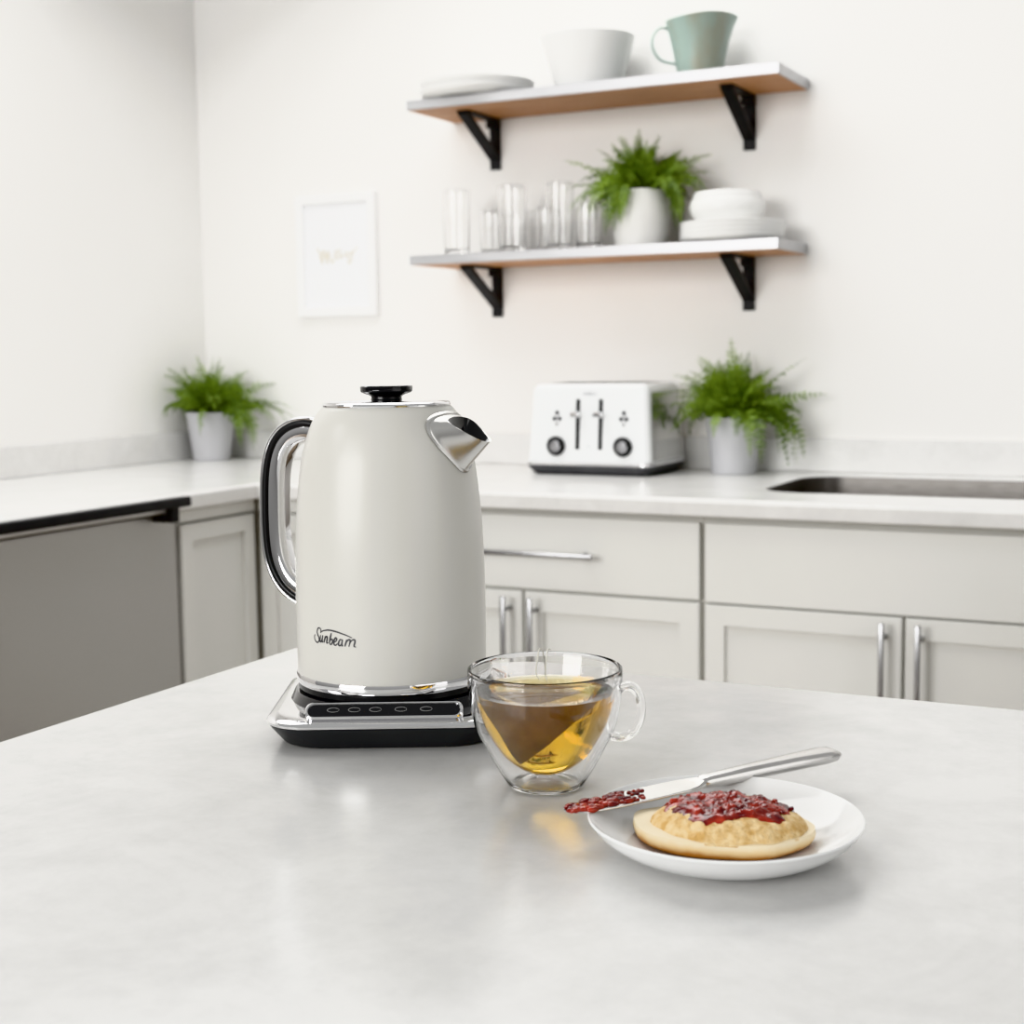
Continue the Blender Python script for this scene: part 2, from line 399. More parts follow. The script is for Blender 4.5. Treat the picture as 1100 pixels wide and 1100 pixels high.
# sink cabinet (B)
xb0, xb1 = -.922, -.172
cB = thing('base_cabinet', 'off-white sink cabinet with plain false drawer front at the right edge', 'cabinet', (0, 0, 0), group='back run cabinets')
bm = bmesh.new()
for a in ((xb0 - .005, xb1 + .005, 2.623, 2.645, CARB, CB), (xb0 - .005, xb0 + .013, 2.645, WY - .002, CARB, CB), (xb1 - .013, xb1 + .005, 2.645, WY - .002, CARB, CB), (xb0, xb1, 2.645, WY - .002, CARB, CARB + .018)):
    box(bm, *a)
obj('carcass', bm, M['cabframe'], cB, smooth=False)
obj('kick_board', bbox(xb0 - .005, xb1 + .005, 2.673, 2.689, 0, CARB), M['kickdark'], cB, smooth=False)
obj('drawer_front', bbox(xb0, xb1, 2.605, 2.622, .7, .852, .002), M['cabinet'], cB)
xm = (xb0 + xb1) / 2
for (a, b, hxp) in ((xb0, xm - .003, xm - .032), (xm + .003, xb1, xm + .032)):
    d = obj('door', shaker(a, b, .112, .696, rail=.055), M['cabinet'], cB)
    obj('handle', bar_handle(hxp, .595, .19, True), M['handlesteel'], d)
# corner cabinet on the back run, mostly hidden by the kettle
cC = thing('corner_cabinet', 'off-white corner cabinet seen through the kettle handle', 'cabinet', (0, 0, 0))
bm = bmesh.new(); box(bm, -2.0, xa0 - .006, 2.623, WY - .002, CARB, CB)
obj('carcass', bm, M['cabframe'], cC, smooth=False)
obj('top_rail', bbox(-1.968, xa0 - .006, 2.607, 2.6225, .836, CB - .001, .001), M['cabinet'], cC)
obj('door', shaker(-1.963, xa0 - .009, .112, .831), M['cabinet'], cC)
obj('kick_board', bbox(-2.0, xa0 - .006, 2.673, 2.689, 0, CARB), M['kickdark'], cC, smooth=False)
# left run cabinet: doors face +X at X=-1.97
LX = -1.97
cD = thing('base_cabinet', 'off-white single-door cabinet on the left run beside the black-handled dishwasher', 'cabinet', (0, 0, 0))
obj('carcass', bbox(WX + .002, LX - .018, 2.343, 2.62, CARB, CB), M['cabframe'], cD, smooth=False)
def left_front(bm):   # a front built facing -Y between x=0..w is turned to face +X
    return bm
bm = turned(shaker(0, .249, .112, .832, 0, .018, rail=.05), pi / 2, (LX, 2.348, 0)); obj('door', bm, M['cabinet'], cD)
obj('top_rail', bbox(LX - .0175, LX - .002, 2.343, 2.603, .838, CB - .001, .001), M['cabinet'], cD)
obj('kick_board', bbox(LX - .085, LX - .07, 2.343, 2.62, 0, CARB), M['kickdark'], cD, smooth=False)
# dishwasher
dw = thing('dishwasher', 'built-in steel dishwasher with black bar handle under the left worktop', 'dishwasher', (0, 0, 0))
obj('body', bbox(WX + .002, LX - .03, 1.735, 2.338, .02, CB - .003), M['darksteel'], dw, smooth=False)
obj('door', bbox(LX - .029, LX - .004, 1.737, 2.337, .10, CB - .006, .003), M['darksteel'], dw)
bm = bmesh.new(); box(bm, LX + .028, LX + .05, 1.75, 2.326, .877, .897, .003)
for y in (1.79, 2.28): box(bm, LX - .006, LX + .03, y - .012, y + .012, .848, .862, .003); box(bm, LX + .03, LX + .046, y - .012, y + .012, .848, .88, .003)
obj('handle', bm, M['iron'], dw)
# ------------------------------------------------------------------ island
IX, IY = -.815, 1.157
isl = thing('kitchen_island', 'pale stone topped kitchen island in the foreground', 'island', (0, 0, 0))
obj('worktop', bbox(IX, .95, .16, IY, .865, ZI, .003, 3), M['island'], isl)
obj('base_cabinet', bbox(IX + .03, .92, .35, IY - .03, .1, .865), M['cabinet'], isl, smooth=False)
obj('kick_board', bbox(IX + .09, .86, .4, IY - .09, 0, .1), M['kickdark'], isl, smooth=False)

# ------------------------------------------------------------------ wall shelves
def shelf(zt, th, label):
    t = thing('wall_shelf', label, 'shelf', (0, 0, zt - th), group='wall shelves')
    x0, x1, y0, y1 = -1.816, -.911, 3.03, WY - .001
    obj('board', bbox(x0 + .004, x1 - .004, y0 + .004, y1, 0, th - .003), M['shelfwood'], t, smooth=False)
    bm = bmesh.new()
    box(bm, x0, x1, y0, y0 + .004, .0005, th, .001, 1); box(bm, x0, x0 + .004, y0 + .004, y1, .0005, th); box(bm, x1 - .004, x1, y0 + .004, y1, .0005, th)
    box(bm, x0 + .004, x1 - .004, y0 + .004, y1, th - .003, th)
    obj('edge_band', bm, M['shelfedge'], t, smooth=False)
    for bx in (-1.697, -1.046):
        bm = bmesh.new(); w = .014; H = .122
        box(bm, bx - w, bx + w, WY - .006, WY - .001, -H, -.0002)
        box(bm, bx - w, bx + w, 3.088, WY - .006, -.005, -.0002)
        # diagonal brace
        a0, a1 = Vector((0, 3.094, -.005)), Vector((0, WY - .006, -H + .027)); dd = (a1 - a0).normalized(); nn = Vector((0, -dd.z, dd.y))
        tk = .0045
        loft(bm, [[(bx + sx * w, (p + nn * s).y, (p + nn * s).z) for sx, s in ((-1, -tk), (1, -tk), (1, tk), (-1, tk))] for p in (a0, a1)])
        box(bm, bx - w, bx + w, WY - .024, WY - .006, -.022, -.005)
        obj('bracket', bm, M['iron'], t, smooth=False)
    return t
ZU, ZL = 1.773, 1.4115
shelf(ZU, .0235, 'upper wooden wall shelf on black brackets carrying plates, bowl and teal jug')
shelf(ZL, .023, 'lower wooden wall shelf on black brackets carrying glasses, fern and stacked bowls')

# ------------------------------------------------------------------ crockery
def plate_prof(R, h, th=.004):
    return [(0, .002), (R * .74, .002), (R * .76, 0), (R * .80, 0), (R * .90, .0028), (R * .965, h * .42), (R * .99, h * .8), (R, h), (R * .985, h + .0012), (R * .965, h), (R * .94, h * .55), (R * .89, .0028 + th), (R * .8, .002 + th), (0, .002 + th)]
def make_plate(R, h, label, loc, group):
    o = obj('plate', blathe(plate_prof(R, h), seg=72), M['china'], loc=loc)
    return tag(o, label, 'plate', group)
p0 = make_plate(.137, .021, 'large white plate, lower of two at the left end of the upper shelf', (-1.672, 3.118, ZU), 'plates on the upper shelf')
p1 = p0.copy(); COL.objects.link(p1); p1.location = (-1.670, 3.119, ZU + .0175); p1['label'] = 'large white plate, upper of two at the left end of the upper shelf'
q0 = make_plate(.117, .015, 'white plate at the bottom of the stack on the lower shelf', (-1.045, 3.131, ZL), 'plates on the lower shelf')
names = ['white plate second from the bottom of the lower shelf stack', 'white plate second from the top of the lower shelf stack', 'white plate on top of the lower shelf stack, directly under the bowls']
for k, nm in enumerate(names):
    q = q0.copy(); COL.objects.link(q); q.location = (-1.045 + .001 * k, 3.131, ZL + .0098 * (k + 1)); q['label'] = nm

def bowl_round(label, loc):
    pr = [(0, .004), (.045, .004), (.048, 0), (.052, .0), (.053, .003), (.070, .013), (.0815, .030), (.0838, .043), (.0810, .055), (.0765, .061), (.075, .060), (.079, .053), (.0805, .043), (.078, .032), (.066, .017), (.048, .0085), (0, .008)]
    return tag(obj('bowl', blathe(pr, seg=72), M['china'], loc=loc), label, 'bowl', 'bowls stacked on plates')
zb = ZL + .0098 * 3 + .0062
b0 = bowl_round('rounded white bowl, lower of two on the plate stack', (-1.055, 3.128, zb))
b1 = b0.copy(); COL.objects.link(b1); b1.location = (-1.055, 3.128, zb + .0165); b1['label'] = 'rounded white bowl, upper of two on the plate stack'; b1.scale = (.92, .92, .96)
pr = [(0, .006), (.066, .006), (.07, 0), (.0745, 0), (.0765, .005), (.084, .03), (.095, .07), (.106, .108), (.1085, .118), (.1065, .1195), (.104, .112), (.092, .07), (.081, .032), (.07, .011), (0, .0095)]
tag(obj('serving_bowl', blathe(pr, seg=72), M['china'], loc=(-1.392, 3.139, ZU)), 'deep flared white bowl in the middle of the upper shelf', 'bowl')

# teal jug
jg = thing('stoneware_jug', 'teal glazed stoneware jug at the right of the upper shelf', 'jug', (-1.123, 3.14, ZU), 0)
prj = [(0, 0), (.047, 0), (.0495, .004), (.0555, .04), (.0635, .08), (.0715, .112), (.0775, .1305), (.0750, .131), (.0685, .112), (.0605, .08), (.0525, .04), (.047, .008), (0, .007)]
bm = blathe(prj, seg=64)
for v in bm.verts:
    a = math.atan2(v.co.y, v.co.x); k = max(0, (v.co.z - .07) / .06)
    f = math.exp(-((a - radians(27)) / .45) ** 2)
    v.co.x *= 1 + .09 * f * k; v.co.y *= 1 + .09 * f * k
    v.co.z += .002 * k * sin(a * 2 + 2.0) - .004 * k * max(0, -cos(a - radians(27)))
    rr = 1 + .012 * sin(3 * a + v.co.z * 40); v.co.x *= rr; v.co.y *= rr
obj('body', bm, M['teal'], jg)
hd = Vector((-cos(radians(27)), -sin(radians(27)), 0))
pts = [(hd * .068) + Vector((0, 0, .108)), hd * .088 + Vector((0, 0, .112)), hd * .104 + Vector((0, 0, .092)), hd * .103 + Vector((0, 0, .066)), hd * .086 + Vector((0, 0, .043)), hd * .054 + Vector((0, 0, .034))]
bm = sweep(bmesh.new(), spline([tuple(p) for p in pts], 6), [(.006 * cos(a), .0032 * sin(a)) for a in [2 * pi * k / 10 for k in range(10)]], up=Vector((hd.y, -hd.x, 0)))
obj('handle', bm, M['teal'], jg)

# tumblers
def tumbler(R, H, label, loc):
    b = .012; t = .0016
    pr = [(0, .001), (R * .8, 0), (R * .90, .001), (R * .93, .004), (R, H - .001), (R - t * .5, H), (R - t, H - .001), (R * .93 - t, b + .002), (R * .8, b), (0, b)]
    return tag(obj('glass_tumbler', blathe(pr, seg=40), M['tumbler'], loc=loc), label, 'glass', 'glasses on the lower shelf')
t0 = tumbler(.033, .152, 'tall clear glass tumbler at the left end of the lower shelf', (-1.715, 3.085, ZL))
for x, nm in ((-1.566, 'tall clear glass tumbler, middle of the three tall ones'), (-1.444, 'tall clear glass tumbler nearest the white-potted fern')):
    c = t0.copy(); COL.objects.link(c); c.location = (x, 3.085, ZL); c['label'] = nm
s0 = tumbler(.031, .104, 'short clear glass tumbler behind the leftmost tall glass', (-1.655, 3.155, ZL))
for x, y, nm in ((-1.60, 3.20, 'short clear glass tumbler at the back between the left and middle tall glasses'), (-1.505, 3.15, 'short clear glass tumbler behind the gap between middle and right tall glasses'),
              (-1.425, 3.20, 'short clear glass tumbler at the back behind the right tall glass'), (-1.376, 3.10, 'short clear glass tumbler touching the fern leaves')):
    c = s0.copy(); COL.objects.link(c); c.location = (x, y, ZL); c['label'] = nm

# ------------------------------------------------------------------ ferns
def fern(label, loc, pot_prof, potmat, zr, rp, seed, n, Lr, bounds, low=(), group='potted ferns', lift=1.0):
    t = thing('potted_fern', label, 'plant', loc, group=group)
    pot = obj('pot', blathe(pot_prof, seg=56), potmat, t)
    obj('soil', blathe([(0, zr - .012), (rp * .6, zr - .010), (rp * .93, zr - .014)], seg=40), M['soil'], t)
    rnd = random.Random(seed); bm = bmesh.new()
    tone = bm.verts.layers.float.new('tone')
    def put(p, tn):
        w = Vector(loc) + p
        x0, x1, y0, y1, z0 = bounds
        w.x = min(max(w.x, x0 + rnd.random() * .006), x1); w.y = min(max(w.y, y0), y1 - rnd.random() * .006); w.z = max(w.z, z0)
        v = bm.verts.new(w - Vector(loc)); v[tone] = tn; return v
    fr = []
    for k in range(n):
        az = 2 * pi * k * .381966 + rnd.uniform(-.5, .5)
        f = (k + .5) / n
        el = radians(84 - 62 * f + rnd.uniform(-16, 16))
        L = rnd.uniform(*Lr) * (.95 + .15 * f)
        fr.append((az, el, L, rnd.uniform(.8, 1.6) * (.25 + 1.1 * f) / lift, rnd.random()))
    for az, el, L, dr in low: fr.append((radians(az), radians(el), L, dr, rnd.random()))
    for az, el, L, dr, tn in fr:
        N = 18; rl = rnd.uniform(-1.1, 1.1); p = Vector((cos(az) * rp * .25 * rnd.random(), sin(az) * rp * .25 * rnd.random(), zr - .012)); prev = None
        ca = az; ds = L / N; tw = rnd.uniform(-.4, .4); pts = []; tans = []
        for i in range(N + 1):
            s = i / N; e = max(el - dr * s ** 1.6, -1.4); ca = az + tw * s
            d = Vector((cos(ca) * cos(e), sin(ca) * cos(e), sin(e))); pts.append(p.copy()); tans.append(d)
            p = p + d * ds
            r = math.hypot(p.x, p.y)
            if p.z < zr + .012 and r < rp + .010 and s > .12:
                kx = (rp + .012) / max(r, .004)
                if s > .25: p.x *= kx; p.y *= kx
                else: p.z = zr + .012
        for i in range(1, N + 1):
            s = i / N; d = tans[i]; side = d.cross(Vector((0, 0, 1)))
            if side.length < .05: side = Vector((-sin(ca), cos(ca), 0))
            side.normalize(); up = side.cross(d); side = side * cos(rl) + up * sin(rl); up = side.cross(d)
            # stem
            a = put(pts[i - 1] + side * .0007, tn * .5); b = put(pts[i - 1] - side * .0007, tn * .5); c = put(pts[i] - side * .0006, tn * .5); e2 = put(pts[i] + side * .0006, tn * .5)
            bm.faces.new((a, b, c, e2))
            if s < .14: continue
            ll = .040 * (L / .17) ** .6 * (1.06 - s) ** .8 * min(1, (s + .1) * 2.0) * rnd.uniform(.85, 1.12)
            for sd in (-1, 1):
                base = pts[i]
                dirn = (side * sd * .88 + d * rnd.uniform(.25, .55) + up * rnd.uniform(-.3, .2)).normalized()
                tv = min(1, max(0, .25 + .55 * tn + rnd.uniform(-.25, .28) + .15 * s))
                row = None
                for fq, fw in ((0, .5), (.20, 1.15), (.30, .60), (.48, 1.0), (.58, .48), (.76, .72), (.84, .3), (1.0, 0)):
                    c0 = base + dirn * ll * fq + up * ll * (.10 * sin(pi * fq) - .10 * fq * fq)
                    if fw == 0: tp = put(c0, tv); bm.faces.new((row[0], row[1], tp)); break
                    wv = d * ll * .19 * fw; fwd_ = dirn * ll * .05 * (1 if fw > .7 else 0)
                    r2_ = (put(c0 - wv + fwd_, tv), put(c0 + wv + fwd_, tv))
                    if row: bm.faces.new((row[0], r2_[0], r2_[1], row[1]))
                    row = r2_
    KEEP.add('foliage')
    obj('foliage', bm, M['leaf'], t, angle=60)
    return t
def pot_profile(rb, rt, h, th=.004):
    return [(0, 0), (rb - .002, 0), (rb, .002), (rt, h - .001), (rt - .001, h), (rt - th, h), (rt - th - .001, h - .01), (rb - th, .008), (0, .006)]
fern('bushy green fern in grey pot beside the toaster', (-1.048, 3.155, ZI), pot_profile(.050, .0625, .128), M['potgrey'], .128, .0625, 5, 78, (.11, .175), (-1.178, .5, 2.7, 3.238, ZI + .002),
     low=((-40, 15, .20, 2.9), (-25, 10, .23, 2.8), (-55, 10, .17, 2.9), (-15, 15, .22, 2.7), (-95, 10, .10, 2.6), (0, 10, .21, 2.8), (-30, 20, .24, 2.6), (10, 15, .22, 2.4), (-8, 25, .2, 2.2), (12, 50, .21, .4), (20, 26, .21, .5), (-20, 20, .19, 3.0), (-70, 78, .19, .1), (198, 30, .17, 1.0), (190, 15, .17, 1.2)))
fern('bushy green fern in grey pot in the left corner of the worktop', (-2.517, 3.140, ZI), pot_profile(.048, .066, .13), M['potgrey'], .13, .066, 11, 78, (.11, .17), (WX + .024, .5, 2.7, 3.238, ZI + .002),
     low=((-20, 15, .20, 2.7), (-8, 10, .21, 2.7), (0, 15, .19, 2.6), (-60, 10, .13, 2.7), (25, 22, .24, 1.0), (32, 14, .25, 1.0), (40, 20, .22, 1.3), (-15, 20, .19, 2.8), (38, 42, .2, .8), (15, 25, .2, 1.5)))
fern('green fern in white pot on the lower shelf', (-1.262, 3.135, ZL), [(0, 0), (.054, 0), (.058, .003), (.063, .03), (.064, .07), (.0615, .126), (.060, .128), (.057, .127), (.056, .11), (.058, .06), (.052, .008), (0, .006)], M['potwhite'], .126, .061, 23, 78, (.11, .165), (-1.6, .5, 2.9, 3.255, ZL + .002),
     low=((-5, 0, .14, 4.5), (5, 5, .13, 4.5), (-15, 0, .15, 4.5), (-10, 10, .15, 4), (-112, -5, .15, 5), (-125, 0, .16, 4.5), (-98, -8, .13, 5), (-118, -12, .13, 5), (-105, -10, .12, 5), (-135, 15, .16, 2.2), (200, 20, .19, 1.0), (206, 35, .19, .4), (14, 30, .17, .8), (20, 45, .18, .7), (-140, 10, .18, 1.8), (210, 5, .17, 1.2)))

# ------------------------------------------------------------------ framed print
pf = thing('picture_frame', 'white framed print with pale gold handwriting on the back wall', 'picture', (-2.168, WY - .02, 1.438))
hx, hz = .124, .159; bw = .024
bm = bmesh.new()
prof = [(0, 0), (0, .018), (.002, .020), (bw - .003, .020), (bw, .017), (bw, 0)]
corners = [(-hx, -hz, 1, 1), (hx, -hz, -1, 1), (hx, hz, -1, -1), (-hx, hz, 1, -1)]
rings = [[bm.verts.new((x + sx * d, .019 - h, z + sz * d)) for d, h in prof] for x, z, sx, sz in corners]
for k in range(4):
    a, b = rings[k], rings[(k + 1) % 4]
    for i in range(len(prof)):
        j = (i + 1) % len(prof); bm.faces.new((a[i], b[i], b[j], a[j]))
obj('frame', bm, M['frame'], pf)
obj('print', bbox(-hx + bw - .004, hx - bw + .004, .010, .014, -hz + bw - .004, hz - bw + .004), M['paper'], pf, smooth=False)
bm = bmesh.new()
mp = lambda u, v: (u, .0096, v)
for w, pts in ((.0035, [(-.062, .022), (-.052, .0), (-.047, -.022)]), (.0042, [(-.047, -.022), (-.046, .002), (-.043, .016)]), (.0042, [(-.043, .016), (-.036, -.002), (-.031, -.022)]), (.0042, [(-.031, -.022), (-.031, .0), (-.028, .014)]), (.0038, [(-.028, .014), (-.022, -.004), (-.016, -.018), (-.008, -.01)]),
             (.003, [(-.008, -.006), (.002, .004), (.002, .012), (-.005, .01), (-.006, -.004), (.004, -.008), (.012, .0)]), (.003, [(.010, .018), (.011, .004), (.014, -.006), (.021, -.002)]), (.003, [(.021, -.002), (.027, .007), (.031, .002), (.031, -.006), (.038, .0)]),
             (.003, [(.038, .0), (.043, .008), (.046, .0), (.05, .006), (.056, .012), (.064, .020)]), (.0028, [(.046, .004), (.045, -.012), (.038, -.022), (.034, -.014), (.046, -.004)])):
    ribbon(bm, pts, w, mp)
obj('lettering', bm, M['gold'], pf)

# ------------------------------------------------------------------ toaster
TW, TD, TH = .152, .115, .206
ts = thing('toaster', 'white four-slice toaster with two levers and two dials on the back worktop', 'toaster', (-1.338, 3.105, ZI), 0)
specs = [(TW - .014, TD - .012, .02, 0), (TW - .008, TD - .006, .022, .004), (TW + .003, TD + .003, .024, .018), (TW + .003, TD + .003, .024, .021)]
obj('base', rr_loft(specs), M['toastbase'], ts)
obj('trim_band', rr_loft([(TW + .001, TD + .001, .022, .021), (TW + .003, TD + .003, .022, .0225), (TW + .003, TD + .003, .022, .0285), (TW, TD, .022, .030)]), M['chrome'], ts)
# shell: lofted rounded box leaning in towards the top
sh = [(TW, TD, .016, .030), (TW - .0015, TD - .0015, .016, .05), (TW - .007, TD - .009, .016, .15), (TW - .009, TD - .012, .016, .188), (TW - .012, TD - .015, .015, .198), (TW - .018, TD - .021, .012, .2045), (TW - .026, TD - .03, .01, TH)]
obj('shell', rr_loft(sh), M['toaster'], ts)
# end panels follow the shell's sides
def side_panel(sx):
    bm = bmesh.new()
    rows = [(.034, TW + .0006, TD - .020), (.05, TW - .0009, TD - .021), (.15, TW - .0064, TD - .028), (.186, TW - .0084, TD - .032)]
    loft(bm, [[Vector((sx * (x + d), y, z)) for y, d in ((-h, .0004), (h, .0004), (h, -.001), (-h, -.001))] for z, x, h in rows])
    obj('side_panel', bm, M['toastside'], ts)
for s in (-1, 1): side_panel(s)
# slots on top
bm = bmesh.new()
for x in (-.062, .062):
    for y in (-.035, .03):
        loft(bm, [[(x + px, y + py, z) for px, py in rr_pts(a, b, .008, 4)] for a, b, z in ((.058, .016, TH + .0002), (.057, .015, TH + .0014), (.053, .0115, TH + .0014), (.052, .011, TH + .0004))])
obj('slot', bm, M['toastbase'], ts)
yf = lambda z: -(TD - .0015) + (z - .05) * (.0075 / .10) if z > .05 else -TD      # front face of the shell
def front(bm):
    return bm
for x in (-.024, .032):
    z0, z1 = .058, .172
    bm = bmesh.new()
    loft(bm, [[(x + sx * .0055, yf(z) + dy, z) for sx, dy in ((-1, .003), (1, .003), (1, -.0006), (-1, -.0006))] for z in (z0, z1)])
    sl = obj('lever_track', bm, M['black'], ts)
    bm = bmesh.new(); zc = .137; y = yf(zc)
    loft(bm, [[(x + px, y - dy, zc + pz) for px, pz in rr_pts(a, b, .004, 4)] for a, b, dy in ((.004, .003, 0), (.004, .003, .012), (.012, .0055, .014), (.012, .0055, .022), (.010, .004, .024))])
    obj('lever', bm, M['chrome'], sl)
for x in (-.076, .088):
    bm = bmesh.new(); zc = .066; y0 = yf(zc)
    prd = [(0, .0), (.0215, 0), (.0225, .002), (.0225, .008), (.021, .010), (.0135, .0095)]
    lathe(bm, [(r, h) for r, h in prd[1:]], seg=40)
    bmesh.ops.rotate(bm, verts=bm.verts[:], cent=(0, 0, 0), matrix=Matrix.Rotation(pi / 2 + .075, 3, 'X')); bmesh.ops.translate(bm, verts=bm.verts[:], vec=(x, y0 + .001, zc))
    dl = obj('dial', bm, M['black'], ts)
    bm = bmesh.new(); lathe(bm, [(.0140, .009), (.0125, .0112), (0, .0120)], seg=40)
    box(bm, -.0125, .0125, -.0028, .0028, .011, .017, .0015)
    bmesh.ops.rotate(bm, verts=bm.verts[:], cent=(0, 0, 0), matrix=Matrix.Rotation(radians(20), 3, 'Z'))
    bmesh.ops.rotate(bm, verts=bm.verts[:], cent=(0, 0, 0), matrix=Matrix.Rotation(pi / 2 + .075, 3, 'X')); bmesh.ops.translate(bm, verts=bm.verts[:], vec=(x, y0 + .001, zc))
    obj('dial_cap', bm, M['handlesteel'], dl)
    for dx, zc2, r in ((0, .141, .0055), (-.0065, .1275, .0055), (.0065, .1275, .0055), (0, .116, .0045)):
        bm = bmesh.new(); lathe(bm, [(r, 0), (r, .002), (r * .7, .003), (0, .003)], seg=20)
        bmesh.ops.rotate(bm, verts=bm.verts[:], cent=(0, 0, 0), matrix=Matrix.Rotation(pi / 2 + .075, 3, 'X')); bmesh.ops.translate(bm, verts=bm.verts[:], vec=(x + dx, yf(zc2) + .0005, zc2))
        obj('button', bm, M['darkbtn'] if zc2 != .116 else M['chrome'], ts)
wm = word_mesh(lambda u, v: (-.014 + u * .036, yf(.180 + v * .036) - .0004, .180 + v * .036))
obj('word_mark', wm, M['greyink'], ts, smooth=False)
bm = bmesh.new(); box(bm, .000, .008, yf(.066) - .0004, yf(.066), .0645, .0665); obj('printed_mark', bm, M['greyink'], ts, smooth=False)

# ------------------------------------------------------------------ kettle
KX, KY = -.579, .929
kt = thing('electric_kettle', 'tall cream electric kettle with chrome spout and handle on its power base', 'kettle', (KX, KY, ZI + .0302), 0)
Z0 = .0302
BP = [(.0715, .0435), (.0716, .07), (.0715, .10), (.0711, .126), (.0698, .155), (.0672, .184), (.0646, .202), (.0624, .2115), (.0590, .2225), (.0556, .2305), (.0512, .2375), (.0478, .2410), (.0466, .2416)]
bprof = [(p.x, p.y) for p in spline([(r, z, 0) for r, z in BP], 5)]
def body_r(z):
    for (r0, z0), (r1, z1) in zip(bprof, bprof[1:]):
        if z0 <= z <= z1: return r0 + (r1 - r0) * (z - z0) / (z1 - z0 + 1e-9)
    return bprof[0][0] if z < bprof[0][1] else bprof[-1][0]
S = lambda pr: [(r, z - Z0) for r, z in pr]
obj('body', blathe(S([(0, .0440), (.070, .0437)] + bprof + [(.045, .2416), (.0, .2412)]), seg=128), M['kettle'], kt)
obj('bottom_ring', blathe(S([(.069, .0440), (.0722, .0436), (.0726, .0425), (.0726, .0372), (.0718, .0360), (.069, .0358), (0, .0358)]), seg=128), M['chrome'], kt)
obj('foot_ring', blathe(S([(.068, .0360), (.0712, .0358), (.0712, .0318), (.0700, .0304), (0, .0304)]), seg=96), M['black'], kt)
lid = obj('lid', blathe(S([(.0475, .2412), (.0480, .2424), (.0474, .2438), (.0455, .2446), (.040, .2450), (.030, .2454), (.012, .2457), (0, .2457)]), seg=96), M['chrome'], kt)
obj('knob', blathe(S([(.0122, .2452), (.0115, .2462), (.0114, .2480), (.0132, .2492), (.0182, .2510), (.0192, .2518), (.0195, .2528)]), seg=48), M['black'], lid, angle=20)
obj('knob_cap', blathe(S([(.0195, .2526), (.0197, .2532), (.0197, .2555), (.0190, .2562), (.0150, .2565), (0, .2565)]), seg=48), M['blackglass'], lid, angle=20)
# spout
bm = bmesh.new()
NT = 48
AO = spline([(-.16, .1957, 0), (0, .1948, 0), (.16, .1957, 0), (.32, .1988, 0), (.80, .2130, 0), (1.0, .2225, 0), (.97, .2295, 0), (.62, .2342, 0), (0, .2356, 0), (-.5, .2345, 0)], 12)[12:-12]
LO = spline([(-.0050, .0852, .2161), (0, .0868, .2156), (.0050, .0852, .2161), (.0098, .0805, .2188), (.0152, .0720, .2243), (.0180, .0655, .2284), (.0168, .0605, .2315), (.0095, .0586, .2330), (0, .0580, .2336), (-.008, .0588, .2330)], 12)[12:-12]
def samp(P, t):
    f = (t if t <= pi else 2 * pi - t) / pi * (len(P) - 1); i = min(int(f), len(P) - 2); return P[i].lerp(P[i + 1], f - i)
def att(t, grow=0.0, lift=0.0):
    q = samp(AO, t); sg = 1 if sin(t) >= 0 else -1
    if abs(sin(t)) < 1e-6: q = Vector((0, q.y, 0))
    ph = radians(26.5) * q.x * sg * (1 + grow); z = .2165 + (q.y - .2165) * (1 + grow)
    r = body_r(min(z, .2410)) + lift
    return Vector((r * cos(ph), r * sin(ph), z - Z0))
def lip(t):
    q = samp(LO, t); sg = 1 if sin(t) >= 0 else -1
    return Vector((q.y, 0 if abs(sin(t)) < 1e-6 else q.x * sg, q.z - Z0))
loops = []
ts_ = [2 * pi * k / NT for k in range(NT)]
loops.append([att(t, .10, -.0015) for t in ts_]); loops.append([att(t, .10, .0012) for t in ts_]); loops.append([att(t, .03, .0020) for t in ts_]); loops.append([att(t, .0, .0012) for t in ts_])
for k in range(1, 9):
    f = k / 9
    row = []
    for t in ts_:
        a, b = att(t, 0, .0005), lip(t); p = a.lerp(b, f)
        bul = sin(pi * f) * .0006 * (abs(sin(t)) ** 1.0)
        p.y += bul * (1 if sin(t) >= 0 else -1)
        row.append(p)
    loops.append(row)
loops.append([lip(t) for t in ts_])
inn = []
for t in ts_:
    p = lip(t); q = Vector((.070, 0, p.z - .0004)); inn.append(p.lerp(q, .06))
loops.append(inn)
loops.append([Vector((.067 + (p.x - .070) * .72, p.y * .8, p.z - .006)) for p in inn])
loops.append([Vector((.064 + (p.x - .070) * .3, p.y * .5, p.z - .010)) for p in inn])
loft(bm, loops, cap0=False, cap1=True)
sp_ = obj('spout', bm, [M['satin'], M['blackglass']], kt, angle=50)
nper = NT
for i, p in enumerate(sp_.data.polygons):
    if i >= nper * (len(loops) - 3): p.material_index = 1  # mouth interior coloured black to stand in for the shade inside the spout
# handle
hp = [(.050, .2190), (.068, .2232), (.0845, .2192), (.0955, .2085), (.1015, .1900), (.1035, .1620), (.1030, .1350), (.0995, .1180), (.0915, .1045), (.0800, .0965), (.0660, .0935)]
path = [Vector((-p.x, 0, p.y - Z0)) for p in spline([(a, b, 0) for a, b in hp], 7)]
def rsec(hw, ht, r, off=0.0):      # half width across, half thickness radially
    return [(a, b + off) for a, b in rr_pts(hw, ht, r, 5)]
t_mid = (path[36] - path[34]).normalized(); nb = t_mid.cross(Vector((0, 1, 0)))
sgn = 1 if nb.x < 0 else -1
hb = sweep(bmesh.new(), path, rsec(.0098, .0075, .0060, sgn * -.0015), up=Vector((0, 1, 0)))
hn = obj('handle', hb, M['chrome'], kt, angle=50)
nin = path[1].copy()
gp = path[3:-3]
